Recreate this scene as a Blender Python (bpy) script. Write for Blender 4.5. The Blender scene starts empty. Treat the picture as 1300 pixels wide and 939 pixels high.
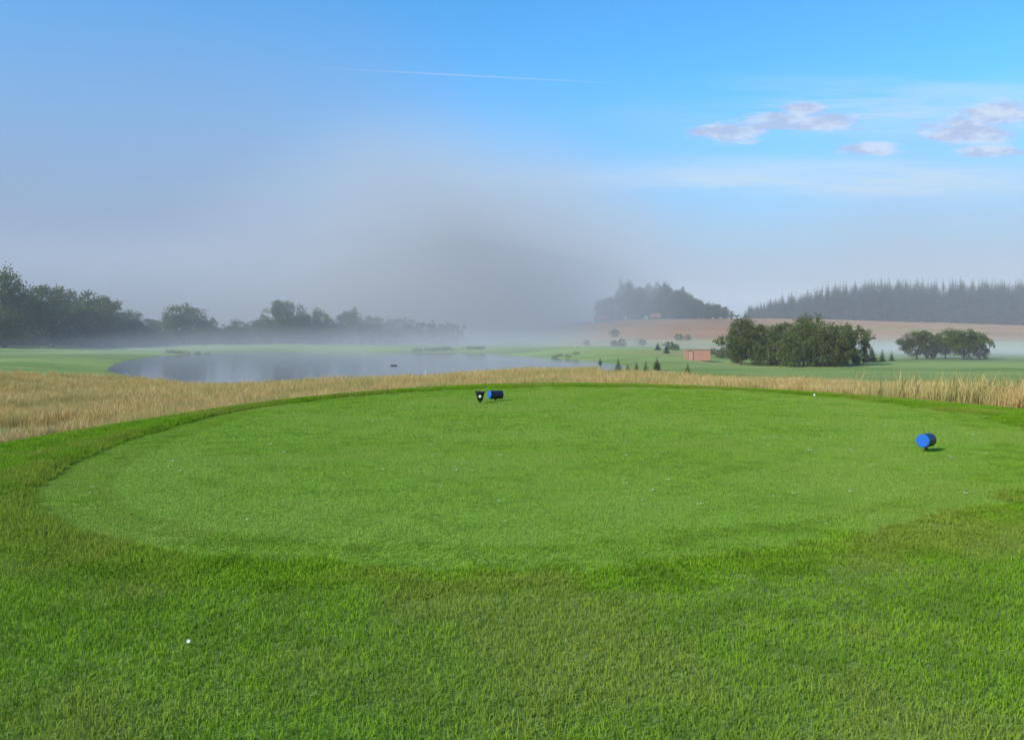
import bpy, math, random
import numpy as np
from mathutils import Vector, Matrix, Quaternion
random.seed(7); rng=np.random.default_rng(7)
sc=bpy.context.scene
R=math.radians
sc.view_settings.view_transform='Standard'; sc.view_settings.look='None'; sc.view_settings.exposure=0
FPX=1080.0; EYE=1.65; HY=420.0
def W(px,py,d): return ((px-650)/FPX*d, d, EYE-(py-HY)/FPX*d)

# ------------------------------------------------------------ node helpers
class NT:
    def __init__(s,tree): s.t=tree; s.n=tree.nodes; s.l=tree.links
    def node(s,typ,**kw):
        n=s.n.new(typ)
        for k,v in kw.items(): setattr(n,k,v)
        return n
    def put(s,sock,v):
        if isinstance(v,bpy.types.NodeSocket): s.l.new(v,sock)
        else: sock.default_value=v
    def m(s,op,a,b=0.0,c=0.0,clamp=False):
        n=s.node('ShaderNodeMath',operation=op); n.use_clamp=clamp
        s.put(n.inputs[0],a); s.put(n.inputs[1],b); s.put(n.inputs[2],c)
        return n.outputs[0]
    def ss(s,v,lo,hi,a=0.0,b=1.0):
        n=s.node('ShaderNodeMapRange',interpolation_type='SMOOTHSTEP')
        s.put(n.inputs[0],v); n.inputs[1].default_value=lo; n.inputs[2].default_value=hi
        n.inputs[3].default_value=a; n.inputs[4].default_value=b
        return n.outputs[0]
    def mix(s,f,a,b,bt='MIX'):
        n=s.node('ShaderNodeMix',data_type='RGBA',blend_type=bt)
        s.put(n.inputs[0],f)
        for sock,v in ((n.inputs[6],a),(n.inputs[7],b)):
            if isinstance(v,bpy.types.NodeSocket): s.l.new(v,sock)
            else: sock.default_value=(v[0],v[1],v[2],1)
        return n.outputs[2]
    def noise(s,vec,scale,detail=3,rough=.5):
        n=s.node('ShaderNodeTexNoise'); 
        if vec is not None: s.l.new(vec,n.inputs['Vector'])
        n.inputs['Scale'].default_value=scale; n.inputs['Detail'].default_value=detail
        n.inputs['Roughness'].default_value=rough
        return n.outputs['Fac']
    def comb(s,x,y,z):
        n=s.node('ShaderNodeCombineXYZ'); s.put(n.inputs[0],x); s.put(n.inputs[1],y); s.put(n.inputs[2],z); return n.outputs[0]
def newmat(name):
    m=bpy.data.materials.new(name); m.use_nodes=True; m.node_tree.nodes.clear()
    return m,NT(m.node_tree)
def simple(name,col,rough=.6,bump=0,var=.15,nscale=8,metal=0):
    m,t=newmat(name)
    o=t.node('ShaderNodeOutputMaterial'); b=t.node('ShaderNodeBsdfPrincipled')
    tc=t.node('ShaderNodeTexCoord').outputs['Object']
    f=t.noise(tc,nscale,5)
    c=t.mix(f,[x*(1-var) for x in col],[min(1,x*(1+var)) for x in col])
    t.l.new(c,b.inputs['Base Color']); b.inputs['Roughness'].default_value=rough; b.inputs['Metallic'].default_value=metal
    if bump:
        bn=t.node('ShaderNodeBump'); bn.inputs['Strength'].default_value=bump; t.l.new(f,bn.inputs['Height']); t.l.new(bn.outputs[0],b.inputs['Normal'])
    t.l.new(b.outputs[0],o.inputs[0]); return m

# ------------------------------------------------------------ shapes in plan
def catmull(P,n=10):
    P=np.array(P,float); N=len(P); out=[]
    for i in range(N):
        p0,p1,p2,p3=P[i-1],P[i],P[(i+1)%N],P[(i+2)%N]
        for k in range(n):
            t=k/n
            out.append(.5*((2*p1)+(-p0+p2)*t+(2*p0-5*p1+4*p2-p3)*t*t+(-p0+3*p1-3*p2+p3)*t**3))
    return np.array(out)
def sdist(X,Y,P):
    best=np.full(X.shape,1e18); inside=np.zeros(X.shape,bool)
    N=len(P)
    for i in range(N):
        ax,ay=P[i]; bx,by=P[(i+1)%N]
        dx,dy=bx-ax,by-ay; L=dx*dx+dy*dy+1e-12
        t=np.clip(((X-ax)*dx+(Y-ay)*dy)/L,0,1)
        best=np.minimum(best,(X-ax-t*dx)**2+(Y-ay-t*dy)**2)
        if ay!=by:
            c=((ay>Y)!=(by>Y))&(X<(bx-ax)*(Y-ay)/(by-ay)+ax)
            inside^=c
    d=np.sqrt(best); return np.where(inside,-d,d)
TEE=catmull([(-1.4,6.0),(-3.2,6.7),(-4.7,8.4),(-5.5,11),(-5.9,15),(-5.5,19.2),(-3.4,23),(-.2,25),(3.1,25.5),(6,24.6),(8.2,22),(9,18),(8.5,14),(6.9,10.8),(4.7,8.3),(2.3,6.6),(.8,6.0)],8)
POND=catmull([(-50,109),(-38,92),(-31,86),(-24,90),(-13.6,98),(-4,109),(5.6,117),(14,120),(18,135),(16,155),(5,186),(-10,216),(-31,226),(-63,226),(-79,203),(-72,160),(-60,127)],6)
PZ=-4.0
# ------------------------------------------------------------ terrain function
C=[(0,562,30),(40,545,36),(0,482,75),(60,480,85),(150,488,83),(250,500,75),(0,462,125),(0,440,250),(200,444,245),(0,432,400),
(500,497,50),(350,507,50),(200,512,50),(650,490,50),(690,475,70),(560,485,78),(780,478,75),(900,486,60),(900,478,92),(1000,492,50),(1100,497,45),(1200,504,35),(1290,513,27),
(1200,492,90),(1200,472,150),(1000,471,130),(1000,468,150),(1300,472,150),(1300,452,250),(1100,438,300),(1300,430,350),(1300,421,450),(1100,411,430),(900,406,420),(760,409,400),
(700,418,420),(900,433,300),(900,446,180),(860,456,150),(730,440,230),(730,427,350),(600,436,350),(500,434,400),(1100,406,560),(1300,408,600),(960,405,550),(1200,406,620),
(850,405,500),(760,408,560),(300,434,330),(450,437,280),(-300,520,60),(-300,450,200),(-300,430,500),(1700,520,60),(1700,460,200),(1700,415,500),(-300,560,30),(1700,560,28)]
CP=np.array([W(*c) for c in C]); 
CP=np.vstack([CP,[(0,1500,-3),(700,1500,12),(-700,1500,-3),(0,3500,-5),(2500,3500,0),(-2500,3500,-5),(350,800,13),(0,800,1),(-350,800,-3),
 (-25,0,-1.8),(25,0,-1.4),(0,-40,-.5),(-60,-40,-2),(60,-40,-2),(300,0,-2),(-300,0,-2)]])
def uv(x,y): return np.stack([np.arctan2(x,np.maximum(y+25,6))*2.2, np.log(np.maximum(y+45,5))*1.6],-1)
PU=uv(CP[:,0],CP[:,1])
D=np.linalg.norm(PU[:,None]-PU[None],axis=-1)
ker=lambda r: r**1.5
n=len(PU)
M=np.zeros((n+3,n+3)); M[:n,:n]=ker(D); M[:n,n]=1; M[:n,n+1:]=PU; M[n,:n]=1; M[n+1:,:n]=PU.T
co=np.linalg.solve(M,np.concatenate([CP[:,2],[0,0,0]]))
def sstep(a,b,x): t=np.clip((x-a)/(b-a),0,1); return t*t*(3-2*t)
def plat(x,y):
    """metres outside the edge of the raised tee platform (negative on it)"""
    rx=np.where(x<1.5,9.0,10.2)
    return (np.sqrt(((x-1.5)/rx)**2+((y-8)/18.6)**2)-1)*10
def height(x,y):
    x=np.asarray(x,float); y=np.asarray(y,float); sh=x.shape; x=x.ravel(); y=y.ravel()
    U=uv(x,y); z=np.zeros(len(x))
    for i in range(0,len(x),20000):
        d=np.linalg.norm(U[i:i+20000,None]-PU[None],axis=-1)
        z[i:i+20000]=ker(d)@co[:n]+co[n]+U[i:i+20000]@co[n+1:]
    r=np.hypot(x,y)
    und=np.sin(x*.21+1.3)*np.sin(y*.17+.4)*.12+np.sin(x*.07+y*.05)*.15
    z+=und*sstep(25,60,r)
    sd=sdist(x,y,POND)
    s_=sstep(0,18,sd); bank=PZ+0.05+0.04*np.clip(sd,0,18)
    z=np.where(sd>0, np.maximum(z,PZ+.15)*s_+bank*(1-s_), PZ-np.minimum(1.5,-sd*.25))
    e=plat(x,y)
    k=1-sstep(0,5.5,e)
    top=-.035*np.maximum(0,e+2)
    z=z*(1-k)+top*k
    return z.reshape(sh)
def H(x,y): return float(height(np.array([x]),np.array([y]))[0])

# ------------------------------------------------------------ ground mesh
def axis(lim0,lim1,s,dmin):
    out=[0.0]
    while out[-1]<lim1: out.append(out[-1]+dmin+s*out[-1])
    neg=[0.0]
    while neg[-1]<lim0: neg.append(neg[-1]+dmin+s*neg[-1])
    return np.array([-v for v in neg[:0:-1]]+out)
xs=axis(3500,3500,.022,.18); ys=axis(120,4500,.016,.18)
X,Y=np.meshgrid(xs,ys); Z=height(X,Y)
tsd=sdist(X,Y,TEE)
Z=Z+.05*sstep(.12,.42,tsd)*(1-sstep(8,12,tsd))
nx,ny=len(xs),len(ys)
V=np.stack([X.ravel(),Y.ravel(),Z.ravel()],-1)
idx=np.arange(nx*ny).reshape(ny,nx)
F=np.stack([idx[:-1,:-1].ravel(),idx[:-1,1:].ravel(),idx[1:,1:].ravel(),idx[1:,:-1].ravel()],-1)
def mesh_np(name,V,F):
    me=bpy.data.meshes.new(name); me.vertices.add(len(V)); me.vertices.foreach_set('co',np.asarray(V,np.float32).ravel())
    k=F.shape[1]; me.loops.add(F.size); me.loops.foreach_set('vertex_index',F.ravel().astype(np.int32))
    me.polygons.add(len(F)); me.polygons.foreach_set('loop_start',(np.arange(len(F))*k).astype(np.int32))
    me.polygons.foreach_set('loop_total',np.full(len(F),k,np.int32)); me.update(calc_edges=True); return me
def link(ob): sc.collection.objects.link(ob); return ob
gm=mesh_np('ground',V,F); gm.polygons.foreach_set('use_smooth',np.ones(len(F),bool))
def vnoise(x,y,s,seed=0):
    x=x/s; y=y/s; xi=np.floor(x).astype(int); yi=np.floor(y).astype(int); fx=x-xi; fy=y-yi
    fx=fx*fx*(3-2*fx); fy=fy*fy*(3-2*fy)
    h=lambda a,b: (np.abs(np.sin(a*127.1+b*311.7+seed*17.3)*43758.5453))%1
    return (h(xi,yi)*(1-fx)+h(xi+1,yi)*fx)*(1-fy)+(h(xi,yi+1)*(1-fx)+h(xi+1,yi+1)*fx)*fy
def tan_mask(x,y):
    q=plat(x,y)
    n=(vnoise(x,y,6,1)-.5)*4+(vnoise(x,y,2,2)-.5)*2
    psd=sdist(x,y,POND)
    px=650+x/np.maximum(y,1)*FPX
    far=np.where(px<330,100,np.where(px<760,130,np.interp(px,[760,900,1300],[82,66,52])))
    st=np.where(x<-5,1.2,2.4)
    m=sstep(st,st+1.4,q+n*.3)*(1-sstep(far-8,far+4,y+n))*(y>8)*np.where(psd>0,1,0)
    m*=1-np.clip(np.exp(-(((x+21)/7)**2+((y-34)/3.0)**2))*1.3,0,1)
    hill=sstep(302,332,y+n*3+ (x-100)*-.05+12*np.sin(x*.02))*(1-sstep(640,680,y))*sstep(12,40,x+n*3)
    # a green strip left across the stubble
    hill*=1-.6*np.exp(-((y-372-.12*x+n*2)/9)**2)*sstep(90,130,x)
    b1=np.exp(-((y-250-x*.15+n*2)/9)**2)*sstep(5,20,x)*(1-sstep(85,110,x))
    b2=np.exp(-((y-165-x*.3+n)/4)**2)*sstep(20,30,x)*(1-sstep(48,60,x))*.8
    b3=np.exp(-((y-285-x*.1+n*2)/7)**2)*sstep(10,30,x)*(1-sstep(60,80,x))*.8
    return np.clip(m,0,1),np.clip(hill,0,1),np.clip(b1+b2+b3,0,1)
tm,hm,bm_=tan_mask(X,Y)
cols=np.zeros((ny,nx,4)); cols[...,0]=tm; cols[...,1]=np.clip(hm+bm_*.8,0,1); cols[...,2]=(tsd<0)*1.0; 
cols[...,3]=1
at=gm.color_attributes.new('zone','FLOAT_COLOR','POINT'); at.data.foreach_set('color',cols.astype(np.float32).ravel())
m,t=newmat('ground_grass')
o=t.node('ShaderNodeOutputMaterial'); b=t.node('ShaderNodeBsdfPrincipled'); b.inputs['Roughness'].default_value=.9; b.inputs['Specular IOR Level'].default_value=.15
pos=t.node('ShaderNodeNewGeometry').outputs['Position']
za=t.node('ShaderNodeAttribute',attribute_name='zone'); sp=t.node('ShaderNodeSeparateColor'); t.l.new(za.outputs['Color'],sp.inputs[0])
mpp=t.node('ShaderNodeMapping'); mpp.inputs['Scale'].default_value=(.5,1.3,1); t.l.new(pos,mpp.inputs[0])
n1=t.noise(mpp.outputs[0],.03,5,.6); n2=t.noise(pos,.6,5,.65); n3=t.noise(pos,14,4,.7); n4=t.noise(mpp.outputs[0],.12,5,.65)
g=t.mix(t.ss(n1,.38,.62),(.12,.19,.035),(.24,.32,.075))
g=t.mix(t.m('MULTIPLY',t.ss(n4,.42,.62),.45),g,(.26,.27,.09))
g=t.mix(t.m('MULTIPLY',t.ss(n2,.4,.75),.4),g,(.20,.24,.06))
dry=t.mix(t.ss(n2,.3,.7),(.34,.24,.09),(.46,.34,.15))
dry=t.mix(t.m('MULTIPLY',t.ss(n4,.45,.6),.4),dry,(.18,.2,.06))
mph=t.node('ShaderNodeMapping'); mph.inputs['Scale'].default_value=(.02,.35,.2); mph.inputs['Rotation'].default_value=(0,0,.35); t.l.new(pos,mph.inputs[0])
nh=t.noise(mph.outputs[0],1.0,4,.6)
hill=t.mix(t.ss(n1,.35,.65),(.34,.16,.07),(.46,.25,.11)); hill=t.mix(t.m('MULTIPLY',t.ss(nh,.42,.62),.5),hill,(.24,.15,.06))
c=t.mix(sp.outputs[1],g,hill); c=t.mix(sp.outputs[0],c,dry)
tee=t.mix(t.ss(n2,.3,.7),(.16,.28,.03),(.21,.33,.045))
c=t.mix(sp.outputs[2],c,tee)
mul=t.ss(n3,.25,.75,.7,1.2)
cm=t.node('ShaderNodeVectorMath',operation='SCALE'); t.l.new(c,cm.inputs[0]); t.l.new(mul,cm.inputs['Scale'])
t.l.new(cm.outputs[0],b.inputs['Base Color'])
bn=t.node('ShaderNodeBump'); bn.inputs['Strength'].default_value=.5; bn.inputs['Distance'].default_value=.05; t.l.new(n3,bn.inputs['Height']); t.l.new(bn.outputs[0],b.inputs['Normal'])
t.l.new(b.outputs[0],o.inputs[0]); gm.materials.append(m)
link(bpy.data.objects.new('ground',gm))

# ------------------------------------------------------------ pond water
gx=np.arange(-95,30,3.0); gy=np.arange(75,240,3.0)
GX,GY=np.meshgrid(gx,gy); CD=sdist(GX+1.5,GY+1.5,POND)
me=mesh_np('pond_water',np.stack([GX.ravel(),GY.ravel(),np.full(GX.size,PZ)],-1),
 np.array([[j*len(gx)+i,j*len(gx)+i+1,(j+1)*len(gx)+i+1,(j+1)*len(gx)+i] for j in range(len(gy)-1) for i in range(len(gx)-1) if CD[j,i]<5]))
m,t=newmat('water'); o=t.node('ShaderNodeOutputMaterial'); b=t.node('ShaderNodeBsdfPrincipled')
b.inputs['Base Color'].default_value=(.09,.11,.12,1); b.inputs['Roughness'].default_value=.06; b.inputs['IOR'].default_value=1.33
pos=t.node('ShaderNodeNewGeometry').outputs['Position']
mp=t.node('ShaderNodeMapping'); mp.inputs['Scale'].default_value=(.35,1.2,1); t.l.new(pos,mp.inputs[0])
bn=t.node('ShaderNodeBump'); bn.inputs['Strength'].default_value=.2; bn.inputs['Distance'].default_value=.08
t.l.new(t.noise(mp.outputs[0],1.2,3,.5),bn.inputs['Height']); t.l.new(bn.outputs[0],b.inputs['Normal']); t.l.new(b.outputs[0],o.inputs[0])
me.materials.append(m); link(bpy.data.objects.new('pond',me))

# ------------------------------------------------------------ scatter utility
def scatter(name,pts,rots,scl,sources,idxs=None):
    col=bpy.data.collections.new(name+'_parts')
    for s in sources: col.objects.link(s)
    me=bpy.data.meshes.new(name); N=len(pts); me.vertices.add(N); me.vertices.foreach_set('co',np.asarray(pts,np.float32).ravel())
    a=me.attributes.new('rot','FLOAT_VECTOR','POINT'); a.data.foreach_set('vector',np.asarray(rots,np.float32).ravel())
    s3=np.asarray(scl,np.float32)
    if s3.ndim==1: s3=np.repeat(s3[:,None],3,1)
    a=me.attributes.new('scl','FLOAT_VECTOR','POINT'); a.data.foreach_set('vector',s3.ravel())
    a=me.attributes.new('pick','INT','POINT'); a.data.foreach_set('value',(rng.integers(0,len(sources),N) if idxs is None else idxs).astype(np.int32))
    ob=link(bpy.data.objects.new(name,me))
    ng=bpy.data.node_groups.new(name+'_gn','GeometryNodeTree')
    ng.interface.new_socket('Geometry',in_out='INPUT',socket_type='NodeSocketGeometry'); ng.interface.new_socket('Geometry',in_out='OUTPUT',socket_type='NodeSocketGeometry')
    N_=ng.nodes; gi=N_.new('NodeGroupInput'); go=N_.new('NodeGroupOutput'); ip=N_.new('GeometryNodeInstanceOnPoints'); ci=N_.new('GeometryNodeCollectionInfo')
    ci.inputs['Collection'].default_value=col; ci.inputs['Separate Children'].default_value=True; ci.inputs['Reset Children'].default_value=True
    def na(nm,tp):
        q=N_.new('GeometryNodeInputNamedAttribute'); q.data_type=tp; q.inputs['Name'].default_value=nm; return q.outputs[0]
    L=ng.links; L.new(gi.outputs[0],ip.inputs['Points']); L.new(ci.outputs[0],ip.inputs['Instance']); ip.inputs['Pick Instance'].default_value=True
    L.new(na('pick','INT'),ip.inputs['Instance Index']); L.new(na('rot','FLOAT_VECTOR'),ip.inputs['Rotation']); L.new(na('scl','FLOAT_VECTOR'),ip.inputs['Scale'])
    L.new(ip.outputs[0],go.inputs[0])
    md=ob.modifiers.new('scatter','NODES'); md.node_group=ng
    return ob

# ------------------------------------------------------------ grass blades
def blade_mat(name,c0,c1,c2,trans=.3,patch=None):
    m,t=newmat(name); o=t.node('ShaderNodeOutputMaterial')
    at=t.node('ShaderNodeAttribute',attribute_name='tint'); sp=t.node('ShaderNodeSeparateColor'); t.l.new(at.outputs['Color'],sp.inputs[0])
    pos=t.node('ShaderNodeNewGeometry').outputs['Position']
    n1=t.noise(pos,2.6,3,.7); n2=t.noise(pos,.35,3,.65)
    c=t.mix(sp.outputs[0],c0,c1)
    c=t.mix(t.m('MULTIPLY',t.ss(n1,.45,.60),.9),c,c2)
    if patch: c=t.mix(t.m('MULTIPLY',t.ss(n2,.45,.58),.7),c,patch)
    k=t.m('MULTIPLY_ADD',sp.outputs[1],.3,.8)  # painted shading: blade colour darker at the root, like occlusion, lighter at the tip
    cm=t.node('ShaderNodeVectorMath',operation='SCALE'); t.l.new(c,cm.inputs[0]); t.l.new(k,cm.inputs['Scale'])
    d=t.node('ShaderNodeBsdfDiffuse')
    tr=t.node('ShaderNodeBsdfTranslucent'); t.l.new(cm.outputs[0],d.inputs[0]); t.l.new(cm.outputs[0],tr.inputs[0])
    ms=t.node('ShaderNodeMixShader'); ms.inputs[0].default_value=trans; t.l.new(d.outputs[0],ms.inputs[1]); t.l.new(tr.outputs[0],ms.inputs[2])
    t.l.new(ms.outputs[0],o.inputs[0]); return m
def blades(name,N,size,h0,h1,w,lean,mat,round_=False):
    if round_:
        a=rng.uniform(0,2*np.pi,N); r=size*np.sqrt(rng.uniform(0,1,N)); bx,by=r*np.cos(a),r*np.sin(a)
    else: bx=rng.uniform(-size/2,size/2,N); by=rng.uniform(-size/2,size/2,N)
    th=rng.uniform(0,2*np.pi,N); h=rng.uniform(h0,h1,N); ww=w*rng.uniform(.6,1.3,N)
    la=rng.uniform(0,2*np.pi,N); ln=lean*h*rng.uniform(.1,1,N)
    dx,dy=np.cos(th)*ww/2,np.sin(th)*ww/2; lx,ly=np.cos(la)*ln,np.sin(la)*ln
    z0=np.full(N,-.01)
    v=np.stack([np.stack([bx-dx,by-dy,z0],-1),np.stack([bx+dx,by+dy,z0],-1),
        np.stack([bx+dx*.8+lx*.35,by+dy*.8+ly*.35,h*.6],-1),np.stack([bx-dx*.8+lx*.35,by-dy*.8+ly*.35,h*.6],-1),
        np.stack([bx+lx,by+ly,h*(1-.25*rng.uniform(0,1,N))],-1)],1).reshape(-1,3)
    b=np.arange(N)*5
    faces=[]
    for i in b: faces.append((i,i+1,i+2,i+3)); faces.append((i+3,i+2,i+4))
    me=bpy.data.meshes.new(name); me.from_pydata(v.tolist(),[],faces); 
    tint=np.zeros((N,5,4)); tr=rng.uniform(0,1,N); tint[:,:,0]=tr[:,None]; tint[:,:,1]=np.array([0,.0,.7,.7,1.0])[None]; tint[:,:,3]=1  # red: random tone per blade; green: root-to-tip ramp for the painted shading
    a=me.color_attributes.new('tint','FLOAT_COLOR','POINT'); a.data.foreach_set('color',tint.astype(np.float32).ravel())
    me.materials.append(mat); return bpy.data.objects.new(name,me)
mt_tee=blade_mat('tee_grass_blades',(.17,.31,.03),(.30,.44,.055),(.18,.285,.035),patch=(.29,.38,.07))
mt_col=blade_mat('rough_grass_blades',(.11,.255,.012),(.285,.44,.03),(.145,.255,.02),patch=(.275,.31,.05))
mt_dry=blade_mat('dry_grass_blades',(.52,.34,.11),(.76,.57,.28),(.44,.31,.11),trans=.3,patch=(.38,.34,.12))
S=.45
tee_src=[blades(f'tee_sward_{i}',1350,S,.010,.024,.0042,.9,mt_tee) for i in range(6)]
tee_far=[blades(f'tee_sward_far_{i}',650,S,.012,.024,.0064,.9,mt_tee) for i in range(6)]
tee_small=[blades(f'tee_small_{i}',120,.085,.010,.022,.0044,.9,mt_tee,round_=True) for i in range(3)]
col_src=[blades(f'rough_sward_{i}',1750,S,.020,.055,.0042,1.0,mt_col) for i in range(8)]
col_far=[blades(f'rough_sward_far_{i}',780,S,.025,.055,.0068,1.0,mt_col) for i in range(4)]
gx,gy=np.meshgrid(np.arange(-18,19,S),np.arange(1.2,30,S)); gx=gx.ravel(); gy=gy.ravel()
keep=(np.abs(gx)<gy*.72+1.6); gx,gy=gx[keep],gy[keep]
q=plat(gx,gy)
sdt=sdist(gx,gy,TEE)
def place2(gx,gy,extra=0,free=False):
    z=height(gx,gy); e=.2
    sx=(height(gx+e,gy)-height(gx-e,gy))/(2*e); sy=(height(gx,gy+e)-height(gx,gy-e))/(2*e)
    rot=[]
    for a,b_ in zip(sx,sy):
        nrm=Vector((-a,-b_,1)).normalized(); qq=Vector((0,0,1)).rotation_difference(nrm)
        k=random.uniform(0,2*math.pi) if free else random.randint(0,3)*math.pi/2
        rot.append(tuple((qq@Quaternion((0,0,1),k)).to_euler()))
    return np.stack([gx,gy,z+extra],-1),np.array(rot)
def hs(n_,a=.85,b=1.15): return np.stack([np.ones(n_),np.ones(n_),rng.uniform(a,b,n_)],-1)
ti=(sdt<-.34)
p,r=place2(gx[ti],gy[ti]); nr=p[:,1]<12.5
pk=np.where(nr,rng.integers(0,6,len(p)),rng.integers(6,12,len(p)))
scatter('tee_grass',p,r,hs(len(p),.92,1.08),tee_src+tee_far,pk)
co_=(sdt>.42)&(q<4.0)
p,r=place2(gx[co_],gy[co_],.045); nr=p[:,1]<9
pk=np.where(nr,rng.integers(0,8,len(p)),rng.integers(8,12,len(p)))
hz_=hs(len(p),.92,1.08); leftw=1-sstep(-3,2,p[:,0]); grow=sstep(.3,1.8,sdt[co_]); hz_[:,2]*=(.68+.32*grow)*(1-leftw)+leftw
scatter('rough_grass',p,r,hz_,col_src+col_far,pk)
s2=.105
fx,fy=np.meshgrid(np.arange(-8,11,s2),np.arange(4.5,27,s2)); fx=fx.ravel()+rng.uniform(-.03,.03,fx.size); fy=fy.ravel()+rng.uniform(-.03,.03,fy.size)
lf0=1-sstep(-4,0,fx)
fs=sdist(fx,fy,TEE)+ (vnoise(fx,fy,.5,4)-.5)*(.08+.18*(1-lf0))+rng.normal(0,.07,fx.size)*(1-lf0)
a_=(fs<0.04)&(fs>-.66); p,r=place2(fx[a_],fy[a_],0,True); scatter('tee_border_grass',p,r,rng.uniform(.9,1.15,len(p)),tee_small)
edge_src=[blades(f'edge_tuft_{i}',115,.09,.03,.066,.0048,.8,mt_col,round_=True) for i in range(4)]
a_=(fs>.04)&(fs<.74); p,r=place2(fx[a_],fy[a_],0,True); p[:,2]+=.005+.04*sstep(.08,.4,fs[a_])
lf=lf0[a_]
ss_=rng.uniform(.75,1.0,len(p))*((.55+.15*sstep(0,.6,fs[a_]))*(1-lf)+lf)*(1+.9*np.exp(-((fs[a_]-.22)/.16)**2)*lf); scatter('fringe_grass',p,r,np.stack([np.ones(len(p)),np.ones(len(p)),ss_],-1),edge_src)
# dry rough
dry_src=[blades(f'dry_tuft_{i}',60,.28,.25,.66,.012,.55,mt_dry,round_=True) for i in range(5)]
N=75000
yy=np.exp(rng.uniform(np.log(10),np.log(130),N)); xx=(rng.uniform(-.74,.74,N))*yy
ps=sdist(xx,yy,POND); tmv=tan_mask(xx,yy)[0]; cl_=vnoise(xx,yy,3,5)*.6+vnoise(xx,yy,9,6)*.5
k=(tmv>rng.uniform(.15,.9,N))&(ps>.5)&(cl_+rng.uniform(0,.6,N)>.60)
xx,yy=xx[k],yy[k]; cl_=cl_[k]
scl=rng.uniform(.5,1.15,len(xx))*(.6+.5*sstep(20,45,np.array(yy)))*(.5+1.0*cl_)
ex=rng.normal(12.9,1.2,150); ey=rng.normal(21.5,1.6,150); ok=plat(ex,ey)>1.6
ex,ey=ex[ok],ey[ok]; xx=np.concatenate([xx,ex]); yy=np.concatenate([yy,ey]); scl=np.concatenate([scl,rng.uniform(.8,1.8,len(ex))])
p,r=place2(xx,yy,0,True)
scatter('dry_grass',p,r,scl,dry_src)

# ------------------------------------------------------------ trees
def tube(V,F,M,pts,rad,sides,mi):
    base=len(V)
    for i,(p,r_) in enumerate(zip(pts,rad)):
        d=(pts[min(i+1,len(pts)-1)]-pts[max(i-1,0)]).normalized()
        a=d.orthogonal().normalized(); b_=d.cross(a)
        for s in range(sides):
            an=2*math.pi*s/sides; V.append(tuple(p+a*math.cos(an)*r_+b_*math.sin(an)*r_))
    for i in range(len(pts)-1):
        for s in range(sides):
            F.append((base+i*sides+s,base+i*sides+(s+1)%sides,base+(i+1)*sides+(s+1)%sides,base+(i+1)*sides+s)); M.append(mi)
bark=simple('bark',(.07,.055,.04),.9,.5,.3,6)
def leafmat(name,a,b_,trans=.3):
    m,t=newmat(name); o=t.node('ShaderNodeOutputMaterial')
    at=t.node('ShaderNodeAttribute',attribute_name='tint'); sp=t.node('ShaderNodeSeparateColor'); t.l.new(at.outputs['Color'],sp.inputs[0])
    oi=t.node('ShaderNodeObjectInfo').outputs['Random']
    c=t.mix(sp.outputs[0],a,b_); c=t.mix(t.m('MULTIPLY',oi,.4),c,(a[0]*2.2,a[1]*1.2,a[2]))
    d=t.node('ShaderNodeBsdfDiffuse'); tr=t.node('ShaderNodeBsdfTranslucent'); t.l.new(c,d.inputs[0]); t.l.new(c,tr.inputs[0])
    ms=t.node('ShaderNodeMixShader'); ms.inputs[0].default_value=trans; t.l.new(d.outputs[0],ms.inputs[1]); t.l.new(tr.outputs[0],ms.inputs[2]); t.l.new(ms.outputs[0],o.inputs[0]); return m
leafA=leafmat('broad_leaves',(.05,.085,.018),(.18,.21,.055))
leafB=leafmat('needles',(.022,.048,.018),(.06,.10,.032),.15)
def finish(name,V,F,M,T,mats):
    me=bpy.data.meshes.new(name); me.from_pydata(V,[],F)
    for q_ in mats: me.materials.append(q_)
    me.polygons.foreach_set('material_index',M)
    tt=np.zeros((len(V),4),np.float32); tt[:,3]=1; tt[:len(T),0]=T
    a=me.color_attributes.new('tint','FLOAT_COLOR','POINT'); a.data.foreach_set('color',tt.ravel()); me.update(); return me
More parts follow.
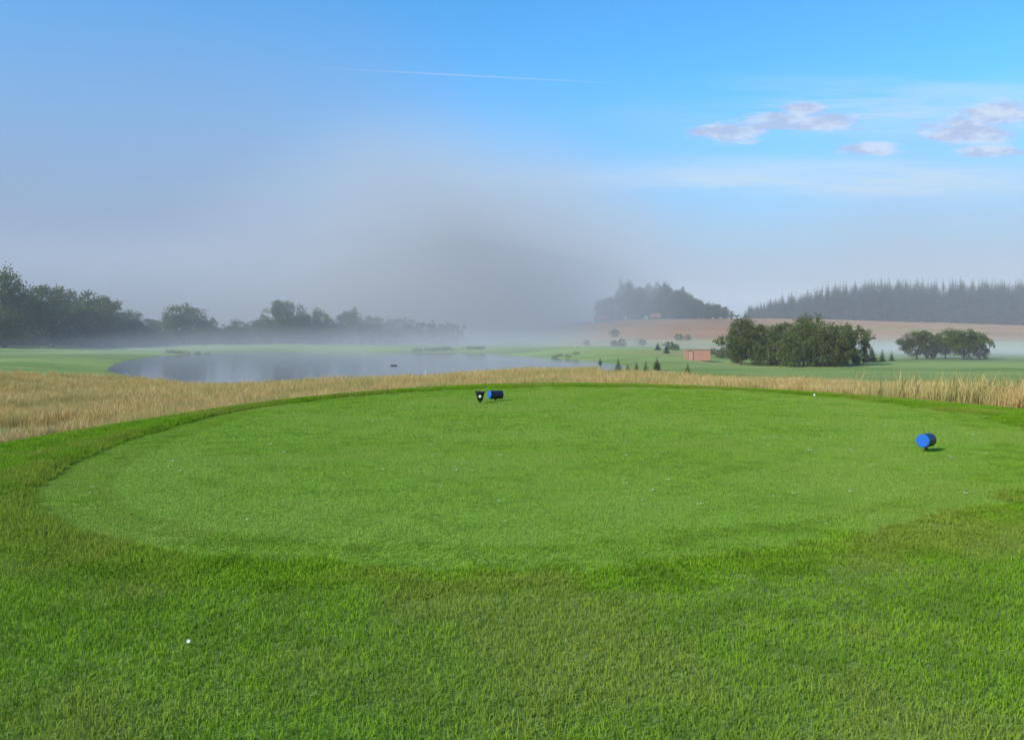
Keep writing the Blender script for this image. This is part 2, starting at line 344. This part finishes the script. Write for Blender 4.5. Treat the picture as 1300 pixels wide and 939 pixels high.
def broad_tree(name,h,w,seed,nclump=90,per=70,leaf=.38,low=.18,trunk=True):
    rd=random.Random(seed); V=[];F=[];M=[]; tips=[]
    th=h*(.35 if trunk else .12)
    pts=[Vector((0,0,-.4))]; 
    for i in range(1,6): pts.append(Vector((rd.uniform(-.02,.02)*h*i/3,rd.uniform(-.02,.02)*h*i/3,th*i/5)))
    r0=h*.026; tube(V,F,M,pts,[r0*(1.4 if i==0 else 1-.08*i) for i in range(6)],8,0)
    def branch(p,d,L,r_,lev):
        q=[p]; cur=p.copy(); dd=d.copy()
        for i in range(4):
            dd=(dd+Vector((rd.uniform(-.25,.25),rd.uniform(-.25,.25),rd.uniform(-.05,.22)))).normalized(); cur=cur+dd*L/4; q.append(cur.copy())
        tube(V,F,M,q,[r_*(1-.18*i) for i in range(5)],5 if lev else 6,0)
        tips.append(cur)
        if lev<2:
            for k in range(3 if lev==0 else 2):
                j=rd.randint(2,4); nd=(dd+Vector((rd.uniform(-1,1),rd.uniform(-1,1),rd.uniform(-.4,.7)))).normalized()
                branch(q[j],nd,L*.62,r_*.5,lev+1)
    for k in range(8):
        a=k*2.4+rd.uniform(-.4,.4); el=rd.uniform(.15,1.3)
        d=Vector((math.cos(a)*math.cos(el)*w/h*1.3,math.sin(a)*math.cos(el)*w/h*1.3,math.sin(el))).normalized()
        branch(pts[rd.randint(2,5)],d,h*(rd.uniform(.28,.42) if trunk else rd.uniform(.18,.3)),r0*.45,0)
    T=[0]*len(V)
    cs=[p_.copy() for p_ in tips] if trunk else tips[:10]
    N0=len(cs)+nclump
    while len(cs)<N0:
        a=rd.uniform(0,2*math.pi); zz=rd.uniform(-1,1); rr=math.sqrt(1-zz*zz*.9)*rd.uniform(.35,1.0)
        lump=1+.2*math.sin(a*3+seed)+.15*math.sin(zz*5+a*2+seed*2)
        cs.append(Vector((math.cos(a)*rr*w/2*lump,math.sin(a)*rr*w/2*lump,h*(low+(1-low)/2)+zz*h*(1-low)/2*rd.uniform(.7,1.02)*(.85+.15*lump))))
    for c in cs:
        s=rd.uniform(.05,.10)*h; sh=rd.uniform(0,.55)
        for i in range(per):
            v=Vector((rd.gauss(0,1),rd.gauss(0,1),rd.gauss(0,.75))); 
            if v.length>1.9: continue
            p_=c+v*s*.75
            if p_.z<0: continue
            nrm=Vector((rd.gauss(0,1),rd.gauss(0,1),rd.gauss(0.5,1))).normalized(); a_=nrm.orthogonal().normalized(); b_=nrm.cross(a_)
            ang=rd.uniform(0,6.28); a2=a_*math.cos(ang)+b_*math.sin(ang); b2=nrm.cross(a2); L=leaf*rd.uniform(.6,1.3)
            k0=len(V); V.extend([tuple(p_-a2*L*.5),tuple(p_+b2*L*.32),tuple(p_+a2*L*.5),tuple(p_-b2*L*.32)]); F.append((k0,k0+1,k0+2,k0+3)); M.append(1)
            tt=min(1,sh+rd.uniform(0,.45)); T.extend([tt]*4)
    return finish(name,V,F,M,T,[bark,leafA])
def spruce(name,h,w,seed,tiers=26,per=9):
    rd=random.Random(seed); V=[];F=[];M=[]
    tube(V,F,M,[Vector((0,0,-.3)),Vector((0,0,h*.5)),Vector((0,0,h))],[h*.014,h*.008,.01],6,0); T=[0]*len(V)
    for i in range(tiers):
        f=i/(tiers-1); z=h*(.07+.91*f); rr=w/2*(1-f)**.85*rd.uniform(.85,1.1)+.02*w
        n=max(4,int(per*(1-f*.5)))
        for k in range(n):
            a=2*math.pi*(k+rd.random())/n; L=rr*rd.uniform(.7,1.15); dirv=Vector((math.cos(a),math.sin(a),0)); side=Vector((-math.sin(a),math.cos(a),0))
            dz=-L*rd.uniform(.15,.5); sh=rd.uniform(0,1)
            for s in range(5):
                u0=s/5; u1=(s+1.6)/5; ww=L*.28*(1.1-u0*.6)
                p0=Vector((0,0,z))+dirv*L*u0+Vector((0,0,dz*u0)); p1=Vector((0,0,z))+dirv*L*min(1.1,u1)+Vector((0,0,dz*u1+ .08*L*u1))
                sg=1 if s%2 else -1
                k0=len(V); V.extend([tuple(p0),tuple(p0+side*ww*sg*.5+Vector((0,0,-ww*.5))),tuple(p1+side*ww*.9*sg),tuple(p1)]); F.append((k0,k0+1,k0+2,k0+3)); M.append(1); T.extend([sh]*4)
                k0=len(V); V.extend([tuple(p0),tuple(p0-side*ww*sg*.6+Vector((0,0,-ww*.3))),tuple(p1-side*ww*.5*sg+Vector((0,0,-ww*.4)))]); F.append((k0,k0+1,k0+2)); M.append(1); T.extend([sh*.7]*3)
    return finish(name,V,F,M,T,[bark,leafB])
btr=[broad_tree(f'broad_tree_mesh_{i}',10,9+i*.6,11+i,105+8*i,70,.36,low=.12) for i in range(4)]
bush=[broad_tree(f'bush_mesh_{i}',10,13+i,31+i,130,70,.45,low=-.05,trunk=False) for i in range(3)]
spr=[spruce(f'spruce_mesh_{i}',10,3.6+.4*i,51+i) for i in range(4)]
def tree(name,me,px,base_d,h,wx=1.0):
    x=(px-650)/FPX*base_d; z=H(x,base_d)
    ob=link(bpy.data.objects.new(name,me)); ob.location=(x,base_d,z-.05); s=h/10
    ob.scale=(s*wx,s*wx,s); ob.rotation_euler=(0,0,random.uniform(0,6.28)); return ob
for px,d,h,w_,i in [(-45,235,19,1.1,2),(5,238,20,.95,0),(30,265,15,1.1,3),(66,255,18.5,1.1,1),(98,275,14,1.1,0),(125,268,16.5,1.15,2),(158,282,12,1.1,3),(186,290,9,1.2,1),(231,285,14,1.1,3),(262,292,8.5,1.3,2),(305,298,7.5,1.4,0),(335,296,9,1.2,3),(362,292,15.0,.95,1),(384,300,10,1.2,2),(408,304,11.5,.9,0),(443,316,13,1.0,2),(475,328,11,1.2,1),(510,338,11,1.2,3)]:
    tree('broadleaf_tree',btr[i],px,d,h,w_)
pts=[];sc_=[]
for px in list(np.arange(-80,345,7))+list(np.arange(350,580,8)):
    d=np.interp(px,[-80,100,350,560],[248,272,294,337])+rng.uniform(-6,12); hh=rng.uniform(4.5,7.5) if px<350 else rng.uniform(5,9.5)
    if 170<px<345: hh*=.85
    x=(px-650)/FPX*d; pts.append((x,d,H(x,d)-.2)); sc_.append((hh/10*1.0,hh/10,hh/10))
bo=[bpy.data.objects.new(f'bush_part_{i}',b_) for i,b_ in enumerate(bush)]
def zrot(n_): return np.stack([np.zeros(n_),np.zeros(n_),rng.uniform(0,6.28,n_)],-1)
scatter('hedgerow',np.array(pts),zrot(len(pts)),np.array(sc_),bo)
pts=[];sc_=[]
for k in range(130):
    px=rng.uniform(762,930); d=rng.uniform(440,540); prof=np.interp(px,[762,790,830,870,900,930],[11,17,18,14,9,5]); x=(px-650)/FPX*d
    hh=prof*rng.uniform(.65,1.1); pts.append((x,d,H(x,d)-.3)); sc_.append((hh/10*.7,hh/10*.7,hh/10))
to=[bpy.data.objects.new(f'wood_part_{i}',b_) for i,b_ in enumerate(btr+spr[:2])]
scatter('distant_woodland',np.array(pts),zrot(len(pts)),np.array(sc_),to)
pts=[];sc_=[]
for k in range(1700):
    px=rng.uniform(945,1440); d=rng.uniform(520,680); 
    front=np.interp(px,[945,1000,1100,1440],[600,560,530,520])
    if d<front: continue
    x=(px-650)/FPX*d; hh=np.interp(px,[945,985,1040,1100,1300,1440],[10,16,22,27,28,28])*rng.uniform(.7,1.1)
    pts.append((x,d,H(x,d)-.3)); sc_.append((hh/10,hh/10,hh/10))
so=[bpy.data.objects.new(f'spruce_part_{i}',b_) for i,b_ in enumerate(spr)]
scatter('spruce_forest',np.array(pts),zrot(len(pts)),np.array(sc_),so)
for px,d,h,w_,me in [(940,138,7.2,.9,btr[0]),(960,142,6.6,1.0,btr[1]),(982,134,5.2,.7,bush[0]),(1003,130,5.4,.7,bush[1]),(1020,136,7.2,1.0,btr[2]),(1042,131,6.0,.75,bush[1]),(1030,145,7.6,1.1,btr[0]),(1066,137,7,1.1,btr[3]),(1086,139,6.4,.7,bush[2]),(1060,131,5.0,.7,bush[0]),(998,150,7.0,1.1,btr[1]),(962,134,3.6,.6,bush[2]),(936,145,3.4,.7,bush[0])]:
    tree('willow_tree',me,px,d,h,w_)
for px,d,h,w_,me in [(1164,165,5.6,1.25,btr[1]),(1183,168,5.0,.6,bush[0]),(1200,170,5.4,1.2,btr[0]),(1224,163,6.0,1.3,btr[3]),(1244,166,5.2,.6,bush[2])]:
    tree('orchard_tree',me,px,d,h,w_)
for px,d,h in [(785,88,2.1),(797,94,1.3),(820,88,1.9),(808,104,1.3),(834,108,1.9),(873,86,1.8),(1107,150,3),(1120,152,2.6),(1132,156,2.2),(762,150,1.5),(846,172,2.2),(835,185,2.0)]:
    tree('young_spruce',spr[int(px)%4],px,d,h,1.7)
pts=[];sc_=[]
for px,d,h in [(850,188,2.0),(858,186,1.5),(915,165,1.8),(925,168,2.4),(905,172,1.4),(780,240,1.8),(790,243,2.3),(815,262,2.2),(745,260,1.8),(862,300,2.6),(873,302,2.0),(780,330,3),(968,250,2.4),(1150,235,2.6),(1162,238,2.2)]:
    x=(px-650)/FPX*d; pts.append((x,d,H(x,d)-.1)); sc_.append((h/10,h/10,h/10))
scatter('shrubbery',np.array(pts),zrot(len(pts)),np.array(sc_),[bpy.data.objects.new(f'shrub_part_{i}',b_) for i,b_ in enumerate(bush)])
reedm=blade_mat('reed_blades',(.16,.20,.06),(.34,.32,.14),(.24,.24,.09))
reed_src=[blades(f'reed_clump_{i}',140,.9,.3,1.0,.05,.35,reedm,round_=True) for i in range(3)]
pts=[]
for cpx,cd_,wd,nn_ in [(556,229,6,20),(604,229,4,8),(236,208,4,7),(712,181,3,5)]:
    for k in range(nn_):
        x=(cpx-650)/FPX*cd_+rng.normal(0,wd*.5); y=cd_+rng.normal(0,1.5)
        pts.append((x,y,max(H(x,y),PZ-.2)))
scatter('reed_bed',np.array(pts),zrot(len(pts)),rng.uniform(.6,1.4,len(pts)),reed_src)

# ------------------------------------------------------------ built objects
def box(name,sx,sy,sz,loc,mat,parent=None,bev=0):
    import bmesh
    bm=bmesh.new(); bmesh.ops.create_cube(bm,size=1); bmesh.ops.scale(bm,vec=(sx,sy,sz),verts=bm.verts)
    if bev: bmesh.ops.bevel(bm,geom=bm.edges[:],offset=bev,segments=2,affect='EDGES')
    me=bpy.data.meshes.new(name); bm.to_mesh(me); bm.free(); me.materials.append(mat)
    ob=link(bpy.data.objects.new(name,me)); ob.location=loc
    if parent: ob.parent=parent
    return ob
def lathe(name,prof,seg,mats,mi=None,parent=None,loc=(0,0,0),rot=(0,0,0)):
    V=[];F=[];M=[]
    for (r_,z) in prof:
        for s in range(seg): a=2*math.pi*s/seg; V.append((r_*math.cos(a),r_*math.sin(a),z))
    for i in range(len(prof)-1):
        for s in range(seg): F.append((i*seg+s,i*seg+(s+1)%seg,(i+1)*seg+(s+1)%seg,(i+1)*seg+s)); M.append(mi[i] if mi else 0)
    me=bpy.data.meshes.new(name); me.from_pydata(V,[],F)
    for q_ in mats: me.materials.append(q_)
    me.polygons.foreach_set('material_index',M); me.update()
    ob=link(bpy.data.objects.new(name,me)); ob.location=loc; ob.rotation_euler=rot
    if parent: ob.parent=parent
    return ob
def empty(name,loc,rz=0):
    e=link(bpy.data.objects.new(name,None)); e.location=loc; e.rotation_euler=(0,0,rz); e.empty_display_size=.2; return e
blue=simple('blue_paint',(.015,.12,.48),.4,0,.15,20); navy=simple('dark_body_paint',(.008,.012,.03),.4,.1,.3,25)
black=simple('black_plastic',(.012,.012,.013),.45,.1,.2,20); whitep=simple('white_plastic',(.75,.75,.73),.5,0,.05,10); steel=simple('rusty_stake',(.22,.08,.035),.7,.3,.3,60)
def marker(px,py,rz,L=.26,rad=.092,zc=.155):
    d=EYE*FPX/(py-HY); x=(px-650)/FPX*d
    e=empty('tee_marker',(x,d,0),rz)
    prof=[(0,0),(rad*.80,0),(rad*.82,.004),(rad*.9,.004),(rad*.97,.010),(rad,.025),(rad,L*.33),(rad*1.02,L*.35),(rad*1.02,L*.38),(rad,L*.40),(rad,L-.025),(rad*.97,L-.01),(rad*.9,L),(0,L)]
    mi=[0,0,0,0,0,1,1,1,1,1,1,0,0]
    lathe('barrel',prof,40,[blue,navy],mi,e,(0,-L/2,zc),(R(-90),0,0))
    lathe('stake',[(.0,-.05),(.011,-.05),(.011,zc-rad+.01),(0,zc-rad+.01)],10,[steel],None,e,(0,0,0))
    lathe('collar',[(.011,.035),(.024,.035),(.024,.05),(.011,.052)],12,[steel],None,e,(0,0,0))
    return e
marker(1176,573,R(-48)); marker(629,509,R(-66),L=.34,rad=.1,zc=.15)
d=EYE*FPX/(512-HY); x=(609.5-650)/FPX*d
e=empty('divot_bin',(x,d,0),0)
lathe('bucket',[(0,.05),(.045,.05),(.055,.06),(.105,.25),(.118,.255),(.118,.275),(.104,.275),(.098,.25),(.05,.08),(0,.08)],28,[black],None,e)
lathe('leg',[(0,-.05),(.018,-.05),(.018,.05),(.03,.052)],12,[black],None,e)
box('label',.05,.004,.06,(0.0,-.090,.175),whitep,e,.001).rotation_euler=(R(-14),0,0)
d=EYE*FPX/(836-HY); x=(240-650)/FPX*d
e=empty('golf_tee',(x,d,.085),.4); e.rotation_euler=(1.0,.3,0)
lathe('peg',[(0,-.05),(.0025,-.04),(.003,.006),(.008,.02),(.009,.022),(.007,.023),(0,.019)],14,[whitep],None,e)
def ball(px,py,r_=.0215,z=.03):
    d=EYE*FPX/(py-HY); x=(px-650)/FPX*d
    bpy.ops.mesh.primitive_uv_sphere_add(segments=24,ring_count=14,radius=r_,location=(x,d,z)); o_=bpy.context.object; o_.name='golf_ball'; o_.data.materials.append(whitep)
    for q_ in o_.data.polygons: q_.use_smooth=True
ball(1034,503,.025,.035)
cl=[]
rngc=np.random.default_rng(3)
for k in range(260):
    x=rngc.uniform(-5,8); y=rngc.uniform(6.6,24)
    if sdist(np.array([x]),np.array([y]),TEE)[0]<-.3: cl.append((x,y,.018))
pale=simple('pale_clippings',(.55,.6,.45),.8)
def flake(i):
    V=[];F=[]
    for k in range(7):
        a=random.uniform(0,6.28); c=Vector((random.gauss(0,.012),random.gauss(0,.012),random.uniform(0,.006))); L=random.uniform(.005,.012)
        u=Vector((math.cos(a),math.sin(a),.2))*L; v=Vector((-math.sin(a),math.cos(a),.1))*L*.5; k0=len(V)
        V+= [tuple(c-u),tuple(c+v),tuple(c+u),tuple(c-v)]; F.append((k0,k0+1,k0+2,k0+3))
    me=bpy.data.meshes.new('flake'); me.from_pydata(V,[],F); me.materials.append(pale); return bpy.data.objects.new(f'flake_{i}',me)
scatter('grass_clippings',np.array(cl),np.zeros((len(cl),3)),rng.uniform(.6,1.4,len(cl)),[flake(i) for i in range(3)])

wood=simple('reddish_timber',(.50,.25,.17),.8,.3,.3,3); dark=simple('dark_opening',(.03,.025,.02),.8); roofm=simple('roof_felt',(.42,.27,.2),.85,.2,.2,4)
d=150; x=(885-650)/FPX*d; z=H(x,d)
e=empty('timber_shed',(x,d,z-.05),R(-8))
for k in range(9): box(f'wall_plank_{k}',4.4,2.4-.06*(k%2),.185,(0,0,.12+.205*k),wood,e,.01)
box('roof',4.7,2.7,.10,(0,0,2.01),roofm,e,.02)
box('door_frame',.90,.06,1.62,(-1.2,-1.215,.9),dark,e); box('door',.78,.07,1.52,(-1.2,-1.235,.86),wood,e)
plaster=simple('plaster_wall',(.45,.38,.32),.9); tile=simple('red_roof_tile',(.45,.15,.09),.8,.2,.2,2)
def house(px,d,w_,l,h,rz):
    x=(px-650)/FPX*d; z=H(x,d); e=empty('farm_house',(x,d,z-1.3),rz)
    box('walls',l,w_,h,(0,0,h/2),plaster,e)
    V=[(-l/2-.4,-w_/2-.5,h-.1),(l/2+.4,-w_/2-.5,h-.1),(l/2+.4,w_/2+.5,h-.1),(-l/2-.4,w_/2+.5,h-.1),(-l/2-.4,0,h+w_*.5),(l/2+.4,0,h+w_*.5)]
    me=bpy.data.meshes.new('roof'); me.from_pydata(V,[],[(0,1,5,4),(3,4,5,2),(0,4,3),(1,2,5),(0,3,2,1)]); me.materials.append(tile); o_=link(bpy.data.objects.new('roof',me)); o_.parent=e
    for k in range(4): box(f'window_{k}',.9,.08,1.1,(-l/2+l*(k+.5)/4,-w_/2-.03,h*.5),dark,e)
    box('door',1,.1,2,(0.2,-w_/2-.05,1),dark,e); box('chimney',.6,.6,1.6,(l*.25,0.6,h+w_*.5),tile,e)
house(763,432,4,6,2.4,.1); house(832,436,3.6,5,2.2,-.2)
x=(500-650)/FPX*138
e=empty('pond_raft',(x,138,PZ),.2); e.scale=(.7,.7,.6)
for k in range(5): box(f'deck_board_{k}',.26,1.1,.06,(-.6+.3*k,0,.2),bark,e)
box('float_1',1.5,.22,.2,(0,-.4,.06),bark,e); box('float_2',1.5,.22,.2,(0,.4,.06),bark,e)
for px,d in [(540,108),(53,235)]:
    x=(px-650)/FPX*d; z=max(H(x,d),PZ); e=empty('marker_post',(x,d,z))
    lathe('post',[(0,-.3),(.05,-.3),(.05,.8),(.04,.88),(0,.9)],10,[whitep],None,e); lathe('band',[(.052,.65),(.056,.66),(.056,.75),(.052,.76)],10,[tile],None,e)

# ------------------------------------------------------------ fog
FOGC=(.985,.985,1.0)
def fogmat(name,dens,soft=True,ncs=.012,contrast=(.35,1.4)):
    m,t=newmat(name); o=t.node('ShaderNodeOutputMaterial'); v=t.node('ShaderNodeVolumeScatter'); v.inputs['Color'].default_value=(*FOGC,1); v.inputs['Anisotropy'].default_value=-0.16
    if soft:
        tc=t.node('ShaderNodeTexCoord').outputs['Object']; ln=t.node('ShaderNodeVectorMath',operation='LENGTH'); t.l.new(tc,ln.inputs[0])
        f=t.ss(ln.outputs['Value'],0.1,1.0,1.0,0.0)
        pos=t.node('ShaderNodeNewGeometry').outputs['Position']
        nn=t.ss(t.noise(pos,ncs,1,.5),.3,.7,*contrast)
        t.l.new(t.m('MULTIPLY',t.m('MULTIPLY',f,nn),dens),v.inputs['Density'])
        m.cycles.volume_step_rate=4
    else: v.inputs['Density'].default_value=dens
    t.l.new(v.outputs[0],o.inputs['Volume']); return m
def fog(name,c,r_,dens,ncs=.012):
    bpy.ops.mesh.primitive_uv_sphere_add(segments=32,ring_count=16,radius=1,location=c); o_=bpy.context.object; o_.name=name; o_.scale=r_
    o_.data.materials.append(fogmat(name,dens,True,ncs)); return o_
fog('fog_bank',(-36,430,5),(142,200,112),.024)
fog('fog_bank',(-220,410,-4),(330,200,60),.024)
fog('fog_bank',(100,205,-6),(100,95,8),.016)
fog('fog_bank',(170,780,10),(260,120,45),.014)
fog('fog_bank',(-25,225,-4),(120,110,9),.009)
hb=box('haze',2400,1600,75,(0,80+800,-10+37.5),fogmat('haze_volume',.0008,False))

# ------------------------------------------------------------ world
SUN_AZ=R(-125)   # from +Y clockwise
SUN_EL=R(36)
w=bpy.data.worlds.new('World'); sc.world=w; w.use_nodes=True; t=NT(w.node_tree); t.n.clear()
o=t.node('ShaderNodeOutputWorld'); bg=t.node('ShaderNodeBackground'); bg.inputs[1].default_value=.1
sky=t.node('ShaderNodeTexSky',sky_type='NISHITA'); sky.sun_disc=False; sky.sun_elevation=SUN_EL; sky.sun_rotation=SUN_AZ; sky.air_density=1.0; sky.dust_density=.6; sky.ozone_density=1.5
tc=t.node('ShaderNodeTexCoord').outputs['Generated']; sx=t.node('ShaderNodeSeparateXYZ'); t.l.new(tc,sx.inputs[0]); dx,dy,dz=sx.outputs
yy_=t.m('MAXIMUM',dy,.05); u=t.m('DIVIDE',dx,yy_); v=t.m('DIVIDE',dz,yy_); front=t.ss(dy,.1,.3)
c=t.mix(1.0,sky.outputs[0],(.60,1.78,2.45),'MULTIPLY')
nz=t.noise(tc,2.6,5,.55)
side=t.ss(dx,-.5,.35)
top=t.m('MULTIPLY_ADD',side,-.17,.47); top=t.m('ADD',top,t.m('MULTIPLY',t.m('SUBTRACT',nz,.5),.22))
hz=t.m('DIVIDE',t.m('MAXIMUM',dz,0),top); hz=t.m('SUBTRACT',1,hz,clamp=True)
hz=t.ss(hz,0,.95)
hazec=t.mix(side,(3.1,3.7,5.3),(4.1,4.5,5.6))
c=t.mix(hz,c,hazec)
def blob(cx,cy,rx,ry):
    a=t.m('DIVIDE',t.m('SUBTRACT',u,cx),rx); b_=t.m('DIVIDE',t.m('SUBTRACT',v,cy),ry)
    r_=t.m('SQRT',t.m('ADD',t.m('MULTIPLY',a,a),t.m('MULTIPLY',b_,b_))); return t.ss(r_,0,1.3,1,0)
def pxb(x0,x1,y0,y1): return blob((x0+x1)/2/FPX-650/FPX,(HY-(y0+y1)/2)/FPX,(x1-x0)/2/FPX,(y1-y0)/2/FPX)
bl=None
for q_ in [(850,1000,152,186),(890,1130,138,172),(980,1060,126,150),(1050,1160,176,202),(1150,1310,140,195),(1200,1330,122,170),(1190,1320,180,202)]:
    p_=pxb(*q_); bl=p_ if bl is None else t.m('MAXIMUM',bl,p_)
cv=t.comb(t.m('MULTIPLY',u,20),t.m('MULTIPLY',v,85),0); cn=t.noise(cv,1.0,9,.66)
cf=t.ss(t.m('ADD',t.m('MULTIPLY',bl,.5),cn),.60,.90); cf=t.m('MULTIPLY',t.m('MULTIPLY',cf,t.ss(bl,0,.3)),t.m('MULTIPLY',front,.9))
shade=t.ss(t.noise(t.comb(t.m('MULTIPLY',u,24),t.m('MULTIPLY_ADD',v,60,.35),1),1.0,5,.6),.4,.62)
st=t.noise(t.comb(t.m('MULTIPLY',u,2.6),t.m('MULTIPLY',v,26),3.3),1.0,7,.6)
sm=t.m('MAXIMUM',pxb(650,1500,195,262),t.m('MULTIPLY',pxb(800,1500,90,190),.8))
sf=t.m('MULTIPLY',t.m('MULTIPLY',t.ss(st,.40,.66),sm),.9); c=t.mix(t.m('MULTIPLY',sf,front),c,(6.2,7.7,9.0))
c=t.mix(cf,c,t.mix(shade,(4.4,5.5,8.1),(6.5,7.6,9.5)))
lv=t.m('SUBTRACT',v,t.m('MULTIPLY_ADD',u,-.052,(HY-99)/FPX)); ct=t.ss(t.m('ABSOLUTE',lv),0,.0016,1,0); ct=t.m('MULTIPLY',ct,pxb(400,800,60,130)); ct=t.m('MULTIPLY',t.m('MULTIPLY',ct,front),.28)
c=t.mix(ct,c,(7,8,9))
t.l.new(c,bg.inputs[0]); t.l.new(bg.outputs[0],o.inputs[0])
sl=bpy.data.lights.new('sun','SUN'); sl.energy=5; sl.angle=R(.5); sl.color=(1,.93,.80); so_=link(bpy.data.objects.new('sun',sl))
sd=Vector((math.sin(SUN_AZ)*math.cos(SUN_EL),math.cos(SUN_AZ)*math.cos(SUN_EL),math.sin(SUN_EL))); so_.rotation_euler=sd.to_track_quat('Z','Y').to_euler()
# ------------------------------------------------------------ camera
cd=bpy.data.cameras.new('camera'); cam=link(bpy.data.objects.new('camera',cd)); cam.location=(0,0,EYE); cam.rotation_euler=(R(90),0,0)
cd.sensor_width=36; cd.lens=36*FPX/1300; cd.shift_y=-(469.5-HY)/1300; cd.clip_end=12000; cd.clip_start=.1; sc.camera=cam
